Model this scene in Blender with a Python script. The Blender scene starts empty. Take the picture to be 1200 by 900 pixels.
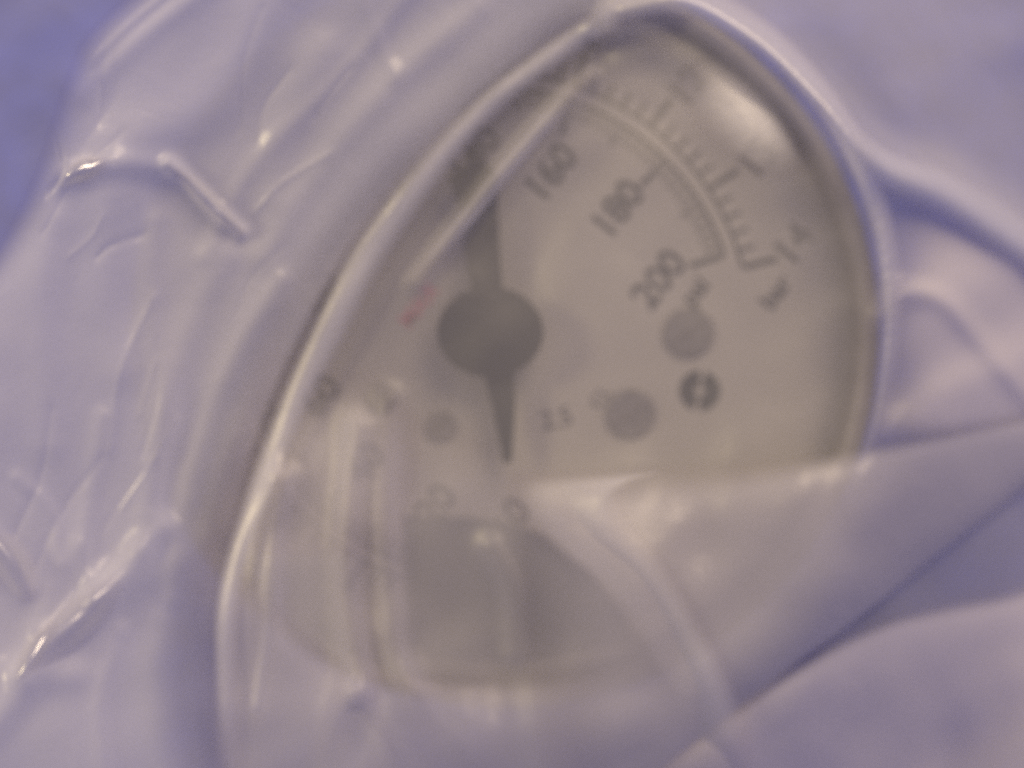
import bpy, math, random
import numpy as np
from mathutils import Vector, noise

# ------------------------------------------------------------------ camera, world, lights, exposure
C = bpy.context.scene
S = 7.41e-5            # metres per photo pixel (1200 wide) on the dial plane z = 0
D = 0.235              # camera height over the dial
MM = 0.001

cam = bpy.data.cameras.new('camera')
cam_o = bpy.data.objects.new('camera', cam)
C.collection.objects.link(cam_o)
cam_o.location = (0, 0, D)
cam.sensor_width = 36.0
cam.lens = 36.0 * D / (1200 * S)
cam.clip_start = 0.005
cam.clip_end = 20
cam.dof.use_dof = True
cam.dof.focus_distance = D - 0.0290
cam.dof.aperture_fstop = 12.6
C.camera = cam_o

w = bpy.data.worlds.new('World'); C.world = w; w.use_nodes = True
bg = w.node_tree.nodes['Background']
bg.inputs[0].default_value = (0.59, 0.545, 1.0, 1)
bg.inputs[1].default_value = 0.38

def area(name, loc, target, size, power, col, size_y=None):
    l = bpy.data.lights.new(name, 'AREA'); l.energy = power; l.color = col
    l.size = size
    if size_y: l.shape = 'RECTANGLE'; l.size_y = size_y
    o = bpy.data.objects.new(name, l); C.collection.objects.link(o)
    o.location = loc
    d = Vector(target) - Vector(loc)
    o.rotation_euler = d.to_track_quat('-Z', 'Y').to_euler()
    return o
area('desk_lamp', (-1.25, 0.35, 1.18), (0, 0, 0), 0.34, 14.0, (1.0, 0.82, 0.46))
area('window_light', (0.45, 0.85, 0.95), (0, 0, 0), 0.7, 15.0, (1.0, 0.79, 0.54))

C.view_settings.view_transform = 'Standard'
C.view_settings.look = 'None'
C.view_settings.exposure = 0.0
C.view_settings.gamma = 1
C.render.engine = 'CYCLES'
C.cycles.use_denoising = False
C.cycles.use_adaptive_sampling = False
C.cycles.transparent_max_bounces = 32
C.cycles.max_bounces = 10
C.cycles.sample_clamp_indirect = 3
C.cycles.sample_clamp_direct = 6
C.cycles.caustics_reflective = False
C.cycles.caustics_refractive = False

# ------------------------------------------------------------------ helpers
def P(px, py, z=0.0):
    """photo pixel seen on the plane of height z (m) -> world point"""
    k = (D - z) / D
    return ((px - 600) * S * k, (450 - py) * S * k, z)

def new_obj(name, verts, faces, mat, parent=None, smooth=False):
    me = bpy.data.meshes.new(name)
    me.from_pydata([tuple(v) for v in verts], [], [tuple(f) for f in faces])
    me.update()
    if smooth:
        me.polygons.foreach_set('use_smooth', [True] * len(me.polygons))
    if mat: me.materials.append(mat)
    o = bpy.data.objects.new(name, me)
    C.collection.objects.link(o)
    if parent: o.parent = parent
    return o

def thing(name, label, cat):
    o = bpy.data.objects.new(name, None); C.collection.objects.link(o)
    o['label'] = label; o['category'] = cat
    return o

def principled(name, col, rough=0.5, metal=0.0, noise_amt=0.0, noise_scale=900.0, bump=0.0):
    m = bpy.data.materials.new(name); m.use_nodes = True
    nt = m.node_tree; b = nt.nodes['Principled BSDF']
    b.inputs['Base Color'].default_value = (*col, 1)
    b.inputs['Roughness'].default_value = rough
    b.inputs['Metallic'].default_value = metal
    if noise_amt or bump:
        tc = nt.nodes.new('ShaderNodeTexCoord')
        n = nt.nodes.new('ShaderNodeTexNoise'); n.inputs['Scale'].default_value = noise_scale
        n.inputs['Detail'].default_value = 4
        nt.links.new(tc.outputs['Object'], n.inputs['Vector'])
        if noise_amt:
            r = nt.nodes.new('ShaderNodeValToRGB')
            r.color_ramp.elements[0].position = 0.3; r.color_ramp.elements[1].position = 0.7
            r.color_ramp.elements[0].color = (*[c * (1 - noise_amt) for c in col], 1)
            r.color_ramp.elements[1].color = (*[min(1, c * (1 + noise_amt)) for c in col], 1)
            nt.links.new(n.outputs['Fac'], r.inputs['Fac'])
            nt.links.new(r.outputs['Color'], b.inputs['Base Color'])
        if bump:
            bp = nt.nodes.new('ShaderNodeBump'); bp.inputs['Strength'].default_value = bump
            bp.inputs['Distance'].default_value = 0.0003
            nt.links.new(n.outputs['Fac'], bp.inputs['Height'])
            nt.links.new(bp.outputs['Normal'], b.inputs['Normal'])
    return m

def film_material(name, a0, gloss=0.05, rough=0.22, tint=(0.86, 0.85, 0.86), bump=0.25, scale=260.0):
    """milky polythene: clear where seen square on, denser where it stands steep"""
    m = bpy.data.materials.new(name); m.use_nodes = True
    nt = m.node_tree; N = nt.nodes; L = nt.links
    for n in list(N): N.remove(n)
    out = N.new('ShaderNodeOutputMaterial')
    tc = N.new('ShaderNodeTexCoord')
    nz = N.new('ShaderNodeTexNoise'); nz.inputs['Scale'].default_value = scale
    nz.inputs['Detail'].default_value = 5; nz.inputs['Roughness'].default_value = 0.55
    nz.inputs['Distortion'].default_value = 0.6
    L.new(tc.outputs['Object'], nz.inputs['Vector'])
    bp = N.new('ShaderNodeBump'); bp.inputs['Strength'].default_value = bump
    bp.inputs['Distance'].default_value = 0.0012
    L.new(nz.outputs['Fac'], bp.inputs['Height'])
    geo = N.new('ShaderNodeNewGeometry')
    dot = N.new('ShaderNodeVectorMath'); dot.operation = 'DOT_PRODUCT'
    L.new(bp.outputs['Normal'], dot.inputs[0]); L.new(geo.outputs['Incoming'], dot.inputs[1])
    ab = N.new('ShaderNodeMath'); ab.operation = 'ABSOLUTE'; L.new(dot.outputs['Value'], ab.inputs[0])
    mx = N.new('ShaderNodeMath'); mx.operation = 'MAXIMUM'; L.new(ab.outputs[0], mx.inputs[0]); mx.inputs[1].default_value = 0.22
    inv = N.new('ShaderNodeMath'); inv.operation = 'DIVIDE'; inv.inputs[0].default_value = 1.0; L.new(mx.outputs[0], inv.inputs[1])
    sq = N.new('ShaderNodeMath'); sq.operation = 'POWER'; L.new(inv.outputs[0], sq.inputs[0]); sq.inputs[1].default_value = 1.6
    at = N.new('ShaderNodeAttribute'); at.attribute_name = 'milk'      # thinner, clearer film towards the ends of a tuck
    th = N.new('ShaderNodeMath'); th.operation = 'MULTIPLY_ADD'; th.inputs[1].default_value = -a0; th.inputs[2].default_value = 1.0
    L.new(at.outputs['Fac'], th.inputs[0])
    pw = N.new('ShaderNodeMath'); pw.operation = 'POWER'; L.new(th.outputs[0], pw.inputs[0]); L.new(sq.outputs[0], pw.inputs[1])
    al = N.new('ShaderNodeMath'); al.operation = 'SUBTRACT'; al.inputs[0].default_value = 1.0; L.new(pw.outputs[0], al.inputs[1])
    tr = N.new('ShaderNodeBsdfTransparent'); tr.inputs[0].default_value = (0.985, 0.98, 0.985, 1)
    df = N.new('ShaderNodeBsdfDiffuse'); df.inputs[0].default_value = (*tint, 1); L.new(bp.outputs['Normal'], df.inputs['Normal'])
    tl = N.new('ShaderNodeBsdfTranslucent'); tl.inputs[0].default_value = (*tint, 1); L.new(bp.outputs['Normal'], tl.inputs['Normal'])
    body = N.new('ShaderNodeMixShader'); body.inputs[0].default_value = 0.42
    L.new(df.outputs[0], body.inputs[1]); L.new(tl.outputs[0], body.inputs[2])
    mix = N.new('ShaderNodeMixShader'); L.new(al.outputs[0], mix.inputs[0])
    L.new(tr.outputs[0], mix.inputs[1]); L.new(body.outputs[0], mix.inputs[2])
    gl = N.new('ShaderNodeBsdfGlossy'); gl.inputs['Roughness'].default_value = rough
    L.new(bp.outputs['Normal'], gl.inputs['Normal'])
    gm = N.new('ShaderNodeMath'); gm.operation = 'MULTIPLY'; gm.inputs[1].default_value = gloss; L.new(at.outputs['Fac'], gm.inputs[0])
    fm = N.new('ShaderNodeMixShader'); L.new(gm.outputs[0], fm.inputs[0])
    L.new(mix.outputs[0], fm.inputs[1]); L.new(gl.outputs[0], fm.inputs[2])
    L.new(fm.outputs[0], out.inputs['Surface'])
    return m

def milk(o, vals):
    a = o.data.attributes.new('milk', 'FLOAT', 'POINT')
    a.data.foreach_set('value', np.asarray(vals, dtype=np.float32).ravel())
    return o

def resample(pts, n):
    """Catmull-Rom through the points, n samples evenly spaced"""
    p = [np.array(q, float) for q in pts]
    p = [2 * p[0] - p[1]] + p + [2 * p[-1] - p[-2]]
    out = []
    for i in range(1, len(p) - 2):
        for t in np.linspace(0, 1, 24, endpoint=False):
            a, b, c, d = p[i-1], p[i], p[i+1], p[i+2]
            out.append(0.5 * ((2*b) + (-a+c)*t + (2*a-5*b+4*c-d)*t*t + (-a+3*b-3*c+d)*t**3))
    out.append(p[-2])
    out = np.array(out)
    s = np.r_[0, np.cumsum(np.linalg.norm(np.diff(out[:, :2], axis=0), axis=1))]
    u = np.linspace(0, s[-1], n)
    return np.stack([np.interp(u, s, out[:, k]) for k in range(out.shape[1])], 1)

def dist_line(X, Y, pts, n=120):
    q = resample(pts, n)
    d = np.full(X.shape, 1e9)
    for i in range(len(q) - 1):
        ax, ay = q[i, 0], q[i, 1]; bx, by = q[i+1, 0] - ax, q[i+1, 1] - ay
        t = np.clip(((X-ax)*bx + (Y-ay)*by) / (bx*bx + by*by + 1e-9), 0, 1)
        d = np.minimum(d, np.hypot(X - ax - t*bx, Y - ay - t*by))
    return d

rs = np.random.RandomState(4)
WAVES = [(rs.uniform(0, 2*math.pi), math.exp(rs.uniform(math.log(70), math.log(420))), rs.uniform(0, 6.28)) for _ in range(26)]
def rumple(x, y, amp=1.0, skip=0):
    """smooth low crumple, amplitude about amp"""
    v = 0
    for (a, wl, ph) in WAVES[skip:]:
        u = (x*math.cos(a) + y*math.sin(a))
        v = v + (wl/300.0) * np.sin(2*math.pi*u/wl + ph + 1.3*np.sin(2*math.pi*(y*math.cos(a) - x*math.sin(a))/(wl*2.7) + ph*2))
    return amp * v / 3.0

CX, CY = 590.0, 392.0      # gauge centre in the photo
def smooth(a, b, x):
    t = np.clip((x - a) / (b - a), 0, 1); return t*t*(3-2*t)

FOLD = [(900, -60), (800, 2), (700, 36), (612, 104), (500, 196), (404, 318), (335, 460), (284, 600), (260, 720), (262, 830), (275, 960)]

def side(x, y):
    """signed distance (px) to FOLD, positive on the left of it"""
    fx = np.interp(y, [p[1] for p in FOLD], [p[0] for p in FOLD])
    return np.sign(fx - x) * dist_line(x, y, FOLD, 60)
def base_z(x, y):
    """height (mm) of the top sheet of the bag"""
    r = np.hypot(x - CX, y - CY)
    ang = np.arctan2(-(y - CY), x - CX)
    sd = side(x, y)
    z = 8.2 + 14.0 * smooth(-30, 600, sd)
    z = z - 26.0 * smooth(446, 770, r) * smooth(-0.05, 0.7, np.cos(ang - 0.1))
    z = z - 3.0 * smooth(60, 320, y - 770)
    return np.maximum(z, -20.0)

# ------------------------------------------------------------------ materials
M_film = film_material('milky_polythene', 0.215, gloss=0.022, rough=0.38, bump=0.12)
M_pleat = film_material('milky_polythene_pleat', 0.33, gloss=0.05, rough=0.40, bump=0.12)
M_flap = film_material('milky_polythene_flap', 0.60, gloss=0.03, rough=0.27, bump=0.15, tint=(0.79, 0.79, 0.83), scale=210)
M_ridge = film_material('stretched_polythene', 0.46, gloss=0.14, rough=0.42, bump=0.1)
M_patch = film_material('stretched_polythene_patch', 0.45, gloss=0.16, rough=0.38, bump=0.1)
M_glow = film_material('taut_polythene', 0.10, gloss=0.22, rough=0.32, bump=0.1)
M_crinkle = film_material('creased_polythene', 0.25, gloss=0.4, rough=0.25, bump=0.05, scale=300)
M_corner = film_material('milky_polythene_corner', 0.60, gloss=0.04, rough=0.3, bump=0.1, tint=(0.88, 0.84, 0.82))
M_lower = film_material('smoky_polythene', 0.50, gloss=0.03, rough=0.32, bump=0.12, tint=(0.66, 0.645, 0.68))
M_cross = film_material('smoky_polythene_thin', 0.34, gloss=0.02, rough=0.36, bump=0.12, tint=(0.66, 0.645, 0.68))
M_dull = film_material('dull_polythene', 0.26, gloss=0.012, rough=0.45, bump=0.12)
M_back = film_material('milky_polythene_back', 0.06, gloss=0.03, rough=0.35)
M_cloth = principled('blue_table', (0.07, 0.098, 0.43), 0.75, noise_amt=0.25, noise_scale=300, bump=0.3)
M_dial = principled('ivory_dial', (0.38, 0.36, 0.335), 0.45, noise_amt=0.03, noise_scale=120)
M_ink = principled('black_print', (0.01, 0.012, 0.012), 0.5, noise_amt=0.2)
M_red = principled('red_print', (0.55, 0.16, 0.22), 0.5, noise_amt=0.2)
M_black = principled('black_plastic', (0.006, 0.008, 0.009), 0.8, noise_amt=0.2)
M_bezel = principled('dark_bezel', (0.15, 0.14, 0.13), 0.38, noise_amt=0.2, noise_scale=400)
M_screw = principled('grey_screw', (0.21, 0.2, 0.19), 0.45, metal=0.4, noise_amt=0.2)
M_dark_patch = principled('charcoal_patch', (0.03, 0.033, 0.042), 0.5, noise_amt=0.2, noise_scale=300)  # even charcoal for the added dark patch on the lower dial

m = bpy.data.materials.new('clear_lens'); m.use_nodes = True
nt = m.node_tree
for n in list(nt.nodes): nt.nodes.remove(n)
o_ = nt.nodes.new('ShaderNodeOutputMaterial'); t_ = nt.nodes.new('ShaderNodeBsdfTransparent'); g_ = nt.nodes.new('ShaderNodeBsdfGlossy')
t_.inputs[0].default_value = (0.95, 0.95, 0.93, 1)
g_.inputs['Roughness'].default_value = 0.3
f_ = nt.nodes.new('ShaderNodeFresnel'); f_.inputs['IOR'].default_value = 1.45
x_ = nt.nodes.new('ShaderNodeMixShader')
tcn = nt.nodes.new('ShaderNodeTexCoord'); nn = nt.nodes.new('ShaderNodeTexNoise'); nn.inputs['Scale'].default_value = 40
bb = nt.nodes.new('ShaderNodeBump'); bb.inputs['Strength'].default_value = 0.05; bb.inputs['Distance'].default_value = 0.001
nt.links.new(tcn.outputs['Object'], nn.inputs['Vector']); nt.links.new(nn.outputs['Fac'], bb.inputs['Height']); nt.links.new(bb.outputs['Normal'], g_.inputs['Normal'])
nt.links.new(f_.outputs[0], x_.inputs[0]); nt.links.new(t_.outputs[0], x_.inputs[1]); nt.links.new(g_.outputs[0], x_.inputs[2]); nt.links.new(x_.outputs[0], o_.inputs[0])
M_lens = m

# ------------------------------------------------------------------ setting: the blue surface
TZ = -0.024
n = 60
vs, fs = [], []
for j in range(n + 1):
    for i in range(n + 1):
        x = (i/n - .5) * 0.5; y = (j/n - .5) * 0.5
        vs.append((x, y, TZ))
for j in range(n):
    for i in range(n):
        a = j*(n+1) + i; fs.append((a, a+1, a+n+2, a+n+1))
t = new_obj('tabletop', vs, fs, M_cloth); t['kind'] = 'structure'

# ------------------------------------------------------------------ the gauge
gauge = thing('pressure_gauge', 'round black-rimmed pressure gauge with ivory dial, seen blurred through the milky bag', 'pressure gauge')
gx, gy, _ = P(CX, CY, 0)
gauge.location = (gx, gy, TZ + 0.0004)
G0 = Vector(gauge.location)
def loc(px, py, z=0.0):
    return tuple(Vector(P(px, py, z)) - G0)

def lathe(name, prof, mat, parent, seg=160, cap=False, smooth_=True):
    vs, fs = [], []
    for r, z in prof:
        for k in range(seg):
            a = 2*math.pi*k/seg; vs.append((r*math.cos(a), r*math.sin(a), z))
    for i in range(len(prof)-1):
        for k in range(seg):
            k2 = (k+1) % seg
            fs.append((i*seg+k, i*seg+k2, (i+1)*seg+k2, (i+1)*seg+k))
    if cap: fs.append(tuple(range((len(prof)-1)*seg, len(prof)*seg)))
    return new_obj(name, vs, fs, mat, parent, smooth_)

Z0 = -TZ - 0.0004                      # dial plane in gauge space
R = S
lathe('case', [(0.0001, 0.0002), (395*R, 0.0002), (408*R, 0.0012), (410*R, Z0 - 0.001), (412*R, Z0 + 0.0005)], M_bezel, gauge)
lathe('bezel', [(413*R, Z0-0.0045), (431*R, Z0-0.004), (434*R, Z0-0.0025), (434*R, Z0+0.0032), (430*R, Z0+0.0050), (423*R, Z0+0.0062),
                (412*R, Z0+0.0062), (408*R, Z0+0.0058), (403*R, Z0+0.0050), (401*R, Z0+0.0046), (400*R, Z0+0.0003), (400*R, Z0-0.0006)], M_bezel, gauge)
dial = lathe('dial', [(0.0001, Z0), (399*R, Z0), (399*R, Z0-0.0008)], M_dial, gauge, smooth_=False)
lathe('lens', [(0.0001, Z0+0.0056), (200*R, Z0+0.00555), (399*R, Z0+0.0052), (400*R, Z0+0.0049)], M_lens, gauge)

HX, HY = 575.0, 390.0                  # pivot
def pol(r, deg, z=0.00006):
    a = math.radians(deg)
    return loc(HX + r*math.cos(a), HY - r*math.sin(a), z)
def arc_strip(r0, r1, a0, a1, n=120):
    vs, fs = [], []
    for i in range(n+1):
        a = a0 + (a1-a0)*i/n
        vs += [pol(r0, a), pol(r1, a)]
    for i in range(n): fs.append((2*i, 2*i+1, 2*i+3, 2*i+2))
    return vs, fs
def tick(vs, fs, r0, r1, a, wd):
    da = math.degrees(wd / 2 / ((r0+r1)/2))
    b = len(vs); vs += [pol(r0, a-da), pol(r1, a-da), pol(r1, a+da), pol(r0, a+da)]; fs.append((b, b+1, b+2, b+3))
PSI0, PSID = 278.5, 1.30               # angle of 0 psi, degrees per psi
vs, fs = arc_strip(287, 291, PSI0-200*PSID, PSI0)
for k in range(101):
    p = 2*k; a = PSI0 - p*PSID
    if p % 20 == 0: tick(vs, fs, 291.2, 246, a, 6.5) if False else tick(vs, fs, 246, 286.8, a, 6.5)
    elif p % 10 == 0: tick(vs, fs, 262, 286.8, a, 4.8)
    else: tick(vs, fs, 268, 286.8, a, 4.2)
new_obj('psi_scale', vs, fs, M_ink, dial)
BARD = 14.5038*PSID
vs, fs = arc_strip(303, 307, PSI0-14*BARD, PSI0)
for k in range(71):
    a = PSI0 - k*0.2*BARD
    if k % 5 == 0: tick(vs, fs, 307.2, 347, a, 6.5)
    else: tick(vs, fs, 307.2, 325, a, 4.2)
new_obj('bar_scale', vs, fs, M_ink, dial)

def lettering(name, text, px, py, h, rot, mat, parent, z=0.00007, off=0.0):
    cu = bpy.data.curves.new(name, 'FONT'); cu.body = text; cu.size = h * S * 1.42
    cu.align_x = 'CENTER'; cu.align_y = 'CENTER'; cu.resolution_u = 4; cu.offset = off
    tmp = bpy.data.objects.new(name, cu); C.collection.objects.link(tmp)
    dg = bpy.context.evaluated_depsgraph_get()
    me = bpy.data.meshes.new_from_object(tmp.evaluated_get(dg))
    bpy.data.objects.remove(tmp); bpy.data.curves.remove(cu)
    me.name = name
    o = bpy.data.objects.new(name, me); C.collection.objects.link(o)
    me.materials.clear(); me.materials.append(mat)
    o.parent = parent; o.location = loc(px, py, z); o.rotation_euler = (0, 0, math.radians(rot))
    return o
TR = 52
nums = {200: (773, 328), 180: (724, 246), 160: (646, 203), 140: (556, 182), 120: (463, 213), 100: (396, 266), 80: (374, 342)}
for v in range(0, 201, 20):
    if v in nums: x, y = nums[v]
    else:
        a = math.radians(PSI0 - v*PSID); x, y = HX + 212*math.cos(a), HY - 212*math.sin(a)
    lettering('numeral', str(v), x, y, 34, TR, M_ink, dial, off=0.00006)
for v in range(0, 15):
    a = math.radians(PSI0 - v*BARD); x, y = HX + 372*math.cos(a), HY - 372*math.sin(a)
    if v == 12: x, y = 806, 102
    if v == 13: x, y = 889, 186
    if v == 14: x, y = 931, 288
    if v in (12, 13, 14) or math.hypot(x-CX, y-CY) < 372:
        lettering('numeral', str(v), x, y, 34, TR, M_ink, dial, off=0.00006)
lettering('unit_lettering', 'psi', 815, 342, 22, TR, M_ink, dial, off=0.00004)
lettering('unit_lettering', 'bar', 909, 343, 22, TR, M_ink, dial, off=0.00004)
lettering('warning_lettering', 'MAX', 492, 358, 19, TR, M_red, dial, off=0.00002)
lettering('small_lettering', '2.5', 652, 491, 22, TR - 40, M_ink, dial)
lettering('small_lettering', 'CL', 704, 466, 16, TR, M_ink, dial)

# maker's mark: dark ring with a pale slash through it
vs, fs = [], []
for k in range(40):
    a = 2*math.pi*k/40
    vs += [loc(820 + 24*math.cos(a), 458 - 24*math.sin(a), 0.00006), loc(820 + 6*math.cos(a), 458 - 6*math.sin(a), 0.00006)]
for k in range(40):
    if k in (8, 9, 28, 29): continue
    b = (k+1) % 40; fs.append((2*k, 2*b, 2*b+1, 2*k+1))
new_obj('round_mark', vs, fs, M_ink, dial)

def disc(name, px, py, r, z0, z1, mat, parent, seg=40, sx=1.0, slot=False):
    """low turned disc standing on z0 with a soft rim"""
    prof = [(1.0, z0), (1.0, z0 + (z1-z0)*0.7), (0.93, z1), (0.001, z1 + (z1-z0)*0.08)]
    c = loc(px, py, 0); vs, fs = [], []
    for q, z in prof:
        for k in range(seg):
            a = 2*math.pi*k/seg
            vs.append((c[0] + q*r*S*sx*math.cos(a), c[1] + q*r*S*math.sin(a), Z0 + z))
    for i in range(len(prof)-1):
        for k in range(seg):
            k2 = (k+1) % seg; fs.append((i*seg+k, i*seg+k2, (i+1)*seg+k2, (i+1)*seg+k))
    return new_obj(name, vs, fs, mat, parent, name != 'screw')
for (x, y, r) in ((806, 390, 29), (738, 485, 28), (447, 466, 17), (516, 500, 17)):
    s = disc('screw', x, y, r, 0.0001, 0.0005, M_screw, gauge)
    c = loc(x, y, 0); L_, W_ = r*S*0.7, r*S*0.1; ca, sa = math.cos(0.6), math.sin(0.6)
    q = [(-L_, -W_), (L_, -W_), (L_, W_), (-L_, W_)]
    vs = [(c[0]+u*ca-v*sa, c[1]+u*sa+v*ca, Z0+z) for z in (0.00048, 0.00060) for u, v in q]
    new_obj('slot', vs, [(4,5,6,7), (0,1,5,4), (1,2,6,5), (2,3,7,6), (3,0,4,7)], M_bezel, s)

def plate(name, pts, z0, z1, mat, parent):
    n = len(pts)
    vs = [loc(x, y, 0)[:2] + (Z0+z0,) for x, y in pts] + [loc(x, y, 0)[:2] + (Z0+z1,) for x, y in pts]
    fs = [tuple(range(n, 2*n)), tuple(reversed(range(n)))] + [(k, (k+1) % n, (k+1) % n + n, k+n) for k in range(n)]
    return new_obj(name, vs, fs, mat, parent)
needle_pts = [(558, 188), (582, 204), (584, 250), (586, 300), (590, 350), (602, 436), (604, 470), (600, 540), (590, 542), (578, 480), (566, 436),
              (556, 350), (548, 318), (544, 285), (549, 255), (538, 240), (526, 212)]
nd = plate('pointer', needle_pts, 0.0026, 0.0030, M_black, gauge)
disc('hub', 575, 390, 52, 0.0030, 0.0044, M_black, nd, sx=1.18, seg=64)
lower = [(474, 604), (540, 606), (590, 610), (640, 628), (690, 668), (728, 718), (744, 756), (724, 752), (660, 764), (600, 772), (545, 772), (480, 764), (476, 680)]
plate('lower_dark_patch', lower, 0.0001, 0.0005, M_dark_patch, gauge)  # added plate that draws an unidentified dark patch, no known gauge part

# ------------------------------------------------------------------ the bag
bag = thing('plastic_bag', 'crumpled milky translucent plastic bag wrapped over the whole gauge', 'plastic bag')

def sheet(name, x0, x1, y0, y1, nx, ny, zf, mat, keep=None):
    xs = np.linspace(x0, x1, nx); ys = np.linspace(y0, y1, ny)
    X, Y = np.meshgrid(xs, ys); Z = zf(X, Y) * MM
    k = (D - Z) / D
    V = np.stack([(X-600)*S*k, (450-Y)*S*k, Z], -1).reshape(-1, 3)
    idx = np.arange(nx*ny).reshape(ny, nx)
    F = np.stack([idx[:-1, :-1], idx[1:, :-1], idx[1:, 1:], idx[:-1, 1:]], -1).reshape(-1, 4)
    if keep is not None:
        K = keep(X, Y); Kf = K[:-1, :-1].reshape(-1); F = F[Kf]
    return milk(new_obj(name, V.tolist(), F.tolist(), mat, bag, True), np.ones(len(V)))

def ridge(X, Y, pts, wd, h, asym=0.0):
    d = dist_line(X, Y, pts)
    return h * np.exp(-(d/wd)**2)

def crease(X, Y, pts, wd, h):
    d = dist_line(X, Y, pts)
    return h * np.exp(-np.abs(d)/wd)

TOPRIDGE = [(730, 12), (800, 2), (870, 40), (950, 112), (1030, 186), (1110, 222), (1200, 284), (1300, 350)]
def front_z(X, Y):
    Z = base_z(X, Y) + rumple(X, Y, 0.35)
    Z = Z + ridge(X, Y, TOPRIDGE, 30, 3.2)
    Z = Z + ridge(X, Y, [(1035, 370), (1060, 345), (1105, 352), (1150, 400), (1210, 470)], 14, 1.1)
    for pts, wd, h in SOFT: Z = Z + ridge(X, Y, pts, wd, h)
    return Z
SOFT = [([(690, 90), (630, 150), (580, 210), (540, 262), (490, 330)], 13, 1.1),
        ([(420, 500), (410, 600), (408, 700), (425, 800), (470, 900), (500, 960)], 20, 1.6),
        ([(455, 470), (450, 580), (455, 700), (470, 790), (540, 880)], 18, 1.3),
        ([(575, 640), (600, 690), (602, 765)], 16, 0.6),
        ([(330, 560), (318, 640), (312, 740), (300, 830)], 16, 1.2),
        ([(410, 815), (390, 870), (380, 940)], 16, 1.2),
        ([(760, 60), (700, 90), (650, 150)], 16, 0.4), ([(1060, 120), (1150, 60), (1230, 40)], 40, 0.9), ([(1010, 560), (1090, 470), (1200, 420)], 26, 0.8), ([(1000, 880), (1090, 800), (1230, 760)], 30, 1.2), ([(760, 900), (860, 820), (960, 800)], 30, 1.0)]
sheet('front_sheet', -260, 1460, -220, 1120, 430, 336, front_z, M_film)
sheet('back_sheet', -260, 1460, -220, 1120, 90, 70, lambda X, Y: -23.4 + 0 * X + 0.2*np.sin(X/60.)*np.sin(Y/50.), M_back)

def loft(name, A, B, n, mcount, zfun, mat, fade=(0, 0, 0, 0)):
    """sheet between two edge curves; zfun(x, y, t along, u across 0..1) in mm"""
    a = resample(A, n); b = resample(B, n)
    u = np.linspace(0, 1, mcount)[None, :]
    X = a[:, :1]*(1-u) + b[:, :1]*u; Y = a[:, 1:2]*(1-u) + b[:, 1:2]*u
    T = np.linspace(0, 1, n)[:, None] + 0*u; U = u + 0*T
    Z = zfun(X, Y, T, U) * MM
    k = (D - Z)/D
    V = np.stack([(X-600)*S*k, (450-Y)*S*k, Z], -1).reshape(-1, 3)
    idx = np.arange(n*mcount).reshape(n, mcount)
    F = np.stack([idx[:-1, :-1], idx[1:, :-1], idx[1:, 1:], idx[:-1, 1:]], -1).reshape(-1, 4)
    W = np.ones_like(T)
    for f, q in zip(fade, (T, 1-T, U, 1-U)):
        if f: W = W * smooth(0, f, q)
    return milk(new_obj(name, V.tolist(), F.tolist(), mat, bag, True), W)

# the big fold over the left half: sheet comes in from the left and rolls down along FOLD
LEFT = [(330, -260), (270, -140), (160, -20), (100, 40), (76, 90), (60, 140), (36, 210), (0, 280), (-60, 360), (-180, 440), (-260, 560), (-260, 800), (-260, 1000), (-200, 1120), (-100, 1140)]
LINES = [  # long tight folds of the outer film: points, half width px, height mm
    ([(76, 206), (110, 196), (150, 192), (200, 198)], 15, 0.8), ([(196, 192), (222, 214), (250, 244), (282, 272)], 9, 0.9),
    ([(120, 490), (108, 570), (98, 640), (106, 700)], 12, 0.4), ([(190, 620), (105, 712), (60, 752), (25, 790)], 18, 1.1),
    ([(-10, 628), (14, 660), (30, 690)], 14, 0.7), ([(-20, 860), (40, 800), (84, 790)], 20, 0.9),
    ([(36, 104), (62, 150), (72, 200), (56, 226)], 4, -0.5), ([(40, 112), (28, 160), (10, 230)], 3, -0.45),
    ([(330, -20), (290, 60), (230, 130), (140, 180)], 34, 0.9), ([(250, -20), (170, 40), (96, 110)], 14, 0.5),
    ([(210, -20), (150, 30), (110, 70)], 6, 0.3), ([(420, -20), (440, 40), (462, 90)], 10, 0.25),
    ([(330, 560), (240, 640), (130, 690)], 22, 0.7), ([(190, 730), (186, 820), (205, 930)], 22, 0.7),
    ([(262, 300), (210, 420), (176, 560), (160, 640)], 20, 0.6), ([(330, 330), (270, 430), (226, 560), (206, 700)], 15, 0.55),
    ([(130, 230), (124, 330), (140, 430)], 26, 0.6), ([(180, 260), (176, 360), (190, 470), (176, 600)], 14, 0.35),
    ([(60, 260), (50, 380), (56, 520)], 22, 0.5), ([(380, 60), (330, 150), (320, 230)], 24, 0.5),
    ([(300, 470), (262, 560), (236, 680), (232, 800), (246, 930)], 12, 0.6), ([(140, 740), (118, 820), (124, 930)], 12, 0.4),
    ([(90, 640), (70, 680), (40, 740)], 12, 0.3), ([(560, 10), (470, 90), (380, 190), (310, 300)], 18, 0.5),
    ([(480, -10), (400, 90), (300, 190), (240, 300)], 13, 0.35), ([(20, 560), (60, 600), (70, 660)], 9, 0.3)]
rc = random.Random(11)
CREASES = []
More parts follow.
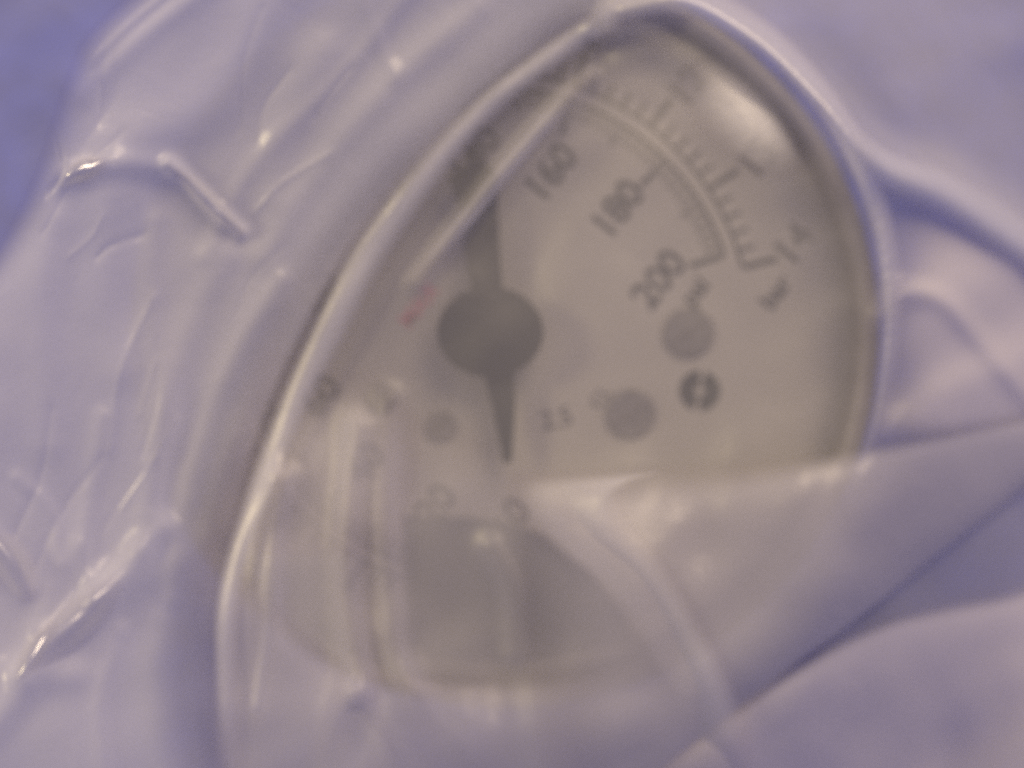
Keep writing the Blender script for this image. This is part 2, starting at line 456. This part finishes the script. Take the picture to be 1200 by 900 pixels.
for _ in range(26):
    x, y = rc.uniform(30, 420), rc.uniform(0, 880)
    if side(np.array(float(x)), np.array(float(y))) < 60: continue
    a = math.radians(rc.gauss(100 if y > 300 else 125, 22)); l_ = rc.uniform(50, 190); c_ = rc.uniform(-14, 14)
    CREASES.append(([(x, y), (x + l_/2*math.cos(a) + c_, y + l_/2*math.sin(a)), (x + l_*math.cos(a), y + l_*math.sin(a))], rc.uniform(3, 7), rc.choice((-1, 1))*rc.uniform(0.1, 0.28)))
def flap_detail(X, Y):
    Z = rumple(X, Y, 0.25)
    for pts, wd, h in LINES: Z = Z + ridge(X, Y, pts, wd, h)
    for pts, wd, h in CREASES:
        d = dist_line(X, Y, pts, 12); Z = Z + h * np.exp(-d/wd)
    return Z
def top_flap(X, Y, T, U):
    d = dist_line(X, Y, FOLD)
    t = np.clip(d/70.0, 0, 1)
    return base_z(X, Y) + 1.0 + 1.2*np.sqrt(np.clip(1-(1-t)**2, 0, 1)) + flap_detail(X, Y) * smooth(0, 70, d)
def under_flap(X, Y, T, U):
    return base_z(X, Y) + 0.8 + rumple(X, Y, 0.2) + 0*U
FOLD2 = [(850, -120), (730, -30), (620, 44), (500, 150), (404, 260), (344, 366), (310, 480), (270, 600), (222, 760), (226, 860), (235, 970)]
loft('fold_top_layer', LEFT, FOLD, 300, 340, top_flap, M_flap, (0, 0, .12, .20))
loft('fold_under_layer', LEFT, FOLD2, 120, 90, under_flap, M_flap, (0, 0, .1, .3))

def pleat(name, pts, wds, h, lift=0.3, mat=None, n=90, m=22, power=0.5, clear=0.6):
    """narrow arched tuck lying on the top sheet; wds = width (px) at each point"""
    q = resample([(p[0], p[1], wd) for p, wd in zip(pts, wds)], n)
    tx = np.gradient(q[:, 0]); ty = np.gradient(q[:, 1]); l = np.hypot(tx, ty) + 1e-9
    nx, ny = -ty/l, tx/l
    u = np.linspace(-1, 1, m)[None, :]
    X = q[:, :1] + nx[:, None]*u*q[:, 2:3]/2; Y = q[:, 1:2] + ny[:, None]*u*q[:, 2:3]/2
    end = np.sin(np.pi*np.clip(np.linspace(0, 1, n), 0.02, 0.98))[:, None]**0.4
    Z = (base_z(X, Y) + rumple(X, Y, 0.35) + clear + h*end*(np.clip(1-u*u, 0, 1)**power) + lift) * MM
    k = (D - Z)/D
    V = np.stack([(X-600)*S*k, (450-Y)*S*k, Z], -1).reshape(-1, 3)
    idx = np.arange(n*m).reshape(n, m)
    F = np.stack([idx[:-1, :-1], idx[1:, :-1], idx[1:, 1:], idx[:-1, 1:]], -1).reshape(-1, 4)
    return new_obj(name, V.tolist(), F.tolist(), mat or M_pleat, bag, True)

# pale crescent tuck over the lower dial, rising to the right
loft('crescent_tuck', [(592, 556), (606, 604), (650, 648), (706, 694), (752, 760), (790, 850), (800, 960)],
     [(815, 550), (745, 562), (735, 604), (782, 660), (826, 730), (870, 820), (890, 950)], 90, 60,
     lambda X, Y, T, U: base_z(X, Y) + rumple(X, Y, .35) + 0.5 + 2.6*smooth(0, 1, U) + 0.8*np.clip(1-(2*U-1)**2, 0, 1)**0.5, M_pleat, (.06, .3, .25, .35))
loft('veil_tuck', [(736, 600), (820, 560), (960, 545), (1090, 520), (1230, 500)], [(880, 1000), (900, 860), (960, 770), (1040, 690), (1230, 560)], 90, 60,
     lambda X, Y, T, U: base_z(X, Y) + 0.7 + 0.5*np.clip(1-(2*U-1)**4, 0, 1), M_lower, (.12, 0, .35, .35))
# lower flap folded over the bottom of the gauge
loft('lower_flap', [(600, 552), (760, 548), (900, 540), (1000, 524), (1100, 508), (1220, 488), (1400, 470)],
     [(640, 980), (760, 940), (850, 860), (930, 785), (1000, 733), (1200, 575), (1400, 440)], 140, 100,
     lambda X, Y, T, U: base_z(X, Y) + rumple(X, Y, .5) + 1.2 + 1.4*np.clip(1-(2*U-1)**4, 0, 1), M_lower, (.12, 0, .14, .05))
loft('corner_flap', [(700, 960), (860, 830), (1000, 744), (1100, 712), (1200, 690), (1400, 620)],
     [(900, 1150), (1000, 1100), (1100, 1060), (1200, 1040), (1300, 1030), (1440, 1000)], 120, 80,
     lambda X, Y, T, U: base_z(X, Y) + rumple(X, Y, .6) + 1.6 + 1.8*np.clip(1-(2*U-1)**4, 0, 1), M_corner, (.3, 0, .05, 0))
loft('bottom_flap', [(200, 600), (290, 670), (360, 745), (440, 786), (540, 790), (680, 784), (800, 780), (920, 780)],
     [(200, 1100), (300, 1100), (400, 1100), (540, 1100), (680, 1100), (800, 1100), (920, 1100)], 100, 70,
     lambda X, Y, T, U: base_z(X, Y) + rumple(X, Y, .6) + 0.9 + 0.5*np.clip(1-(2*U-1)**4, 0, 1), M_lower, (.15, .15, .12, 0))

def rim_pt(r, deg): return (CX + r*math.cos(math.radians(deg)), CY - r*math.sin(math.radians(deg)))
RIM = [(640, 62)] + [rim_pt(r, a) for r, a in ((372, 75), (392, 68), (424, 61), (438, 52), (444, 44), (448, 32), (446, 20), (442, 8), (440, -4), (440, -18), (436, -34))]
ROUT = [(620, 24)] + [rim_pt(r, a) for r, a in ((408, 77), (440, 70), (474, 62), (484, 52), (486, 44), (486, 32), (482, 20), (474, 8), (466, -4), (458, -18), (448, -34))]
loft('rim_tuck', RIM, ROUT, 110, 40,
     lambda X, Y, T, U: base_z(X, Y) + ridge(X, Y, TOPRIDGE, 30, 3.2) + 0.8 + 1.3*np.clip(1-(2*U-1)**2, 0, 1)*np.sin(np.pi*np.clip(T, 0.05, 0.95)) + 0.15*np.sin(T*2*math.pi*60), M_ridge, (.12, .6, .4, .7))
loft('fold_tuck', [(726, 0), (668, 26), (608, 66), (556, 110), (508, 158), (458, 216), (402, 296), (362, 380), (320, 474), (280, 590), (250, 700), (248, 830), (256, 950)],
     [(740, 30), (692, 56), (636, 98), (588, 136), (544, 184), (500, 244), (448, 324), (408, 402), (362, 490), (316, 602), (284, 706), (282, 830), (288, 950)], 130, 30,
     lambda X, Y, T, U: front_z(X, Y) + 1.2 + 1.3*np.clip(1-(2*U-1)**2, 0, 1)**0.7, M_ridge, (.05, .25, .5, .5))
loft('far_tuck', [(960, 96), (1040, 170), (1120, 200), (1220, 262), (1340, 340)], [(950, 140), (1030, 220), (1110, 262), (1220, 336), (1330, 410)], 80, 30,
     lambda X, Y, T, U: base_z(X, Y) + ridge(X, Y, TOPRIDGE, 30, 3.2) + 0.8 + 1.2*np.clip(1-(2*U-1)**2, 0, 1)**0.5, M_flap, (.3, 0, .5, .5))
loft('cross_tuck', [(240, 470), (380, 456), (500, 486), (606, 540), (690, 580)], [(230, 850), (400, 850), (520, 846), (640, 842), (740, 842)], 80, 80,
     lambda X, Y, T, U: front_z(X, Y) - 0.4, M_cross, (.15, .15, .25, .2))
loft('rim_patch', [(786, 100), (816, 146), (862, 190), (918, 214)], [(824, 58), (866, 82), (916, 130), (954, 200)], 60, 40,
     lambda X, Y, T, U: base_z(X, Y) + 2.0 - 1.5*U, M_patch, (.45, .5, .9, .3))
loft('narrow_tuck', [(684, 80), (628, 142), (572, 206), (536, 252), (474, 330)], [(697, 91), (644, 155), (588, 222), (550, 268), (484, 340)], 80, 14,
     lambda X, Y, T, U: front_z(X, Y) + 0.5 + 0.5*np.clip(1-(2*U-1)**2, 0, 1)**0.6, M_dull, (.3, .35, .3, .3))
loft('side_tuck', [(300, 400), (380, 430), (440, 440), (500, 500)], [(240, 640), (340, 650), (420, 650), (470, 640)], 60, 50,
     lambda X, Y, T, U: front_z(X, Y) + 0.4, M_dull, (.4, .4, .4, .4))

def crinkle(pts, wd, h, mat):
    """small sharp crease standing on the outer fold"""
    q = resample(pts, 40); n_, m_ = 40, 11
    tx = np.gradient(q[:, 0]); ty = np.gradient(q[:, 1]); l = np.hypot(tx, ty) + 1e-9
    u = np.linspace(-1, 1, m_)[None, :]
    e = np.sin(np.pi*np.linspace(0.03, 0.97, n_))[:, None]
    X = q[:, :1] - (ty/l)[:, None]*u*wd/2*(0.3+0.7*e); Y = q[:, 1:2] + (tx/l)[:, None]*u*wd/2*(0.3+0.7*e)
    Z = (top_flap(X, Y, 0, 0) + 0.15 + h*e*(1-u*u)) * MM
    k = (D - Z)/D
    V = np.stack([(X-600)*S*k, (450-Y)*S*k, Z], -1).reshape(-1, 3)
    idx = np.arange(n_*m_).reshape(n_, m_)
    F = np.stack([idx[:-1, :-1], idx[1:, :-1], idx[1:, 1:], idx[:-1, 1:]], -1).reshape(-1, 4)
    return milk(new_obj('crinkle', V.tolist(), F.tolist(), mat, bag, True), (e**1.0*(1-u*u)**0.5 + 0*X))
crinkle([(70, 218), (88, 205), (124, 186)], 26, 0.8, M_crinkle)
crinkle([(78, 212), (98, 200), (124, 194)], 34, 0.7, M_glow)
crinkle([(206, 198), (230, 222), (256, 248), (288, 276)], 24, 0.8, M_crinkle)
crinkle([(64, 730), (40, 762), (20, 796)], 26, 0.9, M_crinkle)
crinkle([(140, 680), (90, 730), (30, 780)], 52, 1.1, M_glow)
crinkle([(-14, 624), (12, 656), (36, 704)], 50, 1.1, M_glow)
loft('side_cover', [(190, 540), (300, 520), (430, 560)], [(190, 960), (320, 960), (470, 960)], 60, 60,
     lambda X, Y, T, U: front_z(X, Y) + 0.3, M_pleat, (.3, .35, .3, 0))

loft('right_layer', [(1020, 250), (1120, 240), (1230, 290), (1340, 350)], [(1000, 520), (1100, 520), (1220, 500), (1340, 500)], 70, 70,
     lambda X, Y, T, U: front_z(X, Y) + 0.5 + 0.4*np.sin(X/37.0 + Y/23.0), M_corner, (.35, 0, .3, .15))

loft('edge_layer', [(700, 20), (600, 84), (516, 170), (420, 290), (356, 400), (312, 500), (280, 600), (258, 700)],
     [(600, -90), (480, -10), (380, 80), (290, 190), (226, 310), (180, 430), (160, 560), (170, 700)], 110, 70,
     lambda X, Y, T, U: front_z(X, Y) + 0.35, M_flap, (.1, .3, .1, .5))
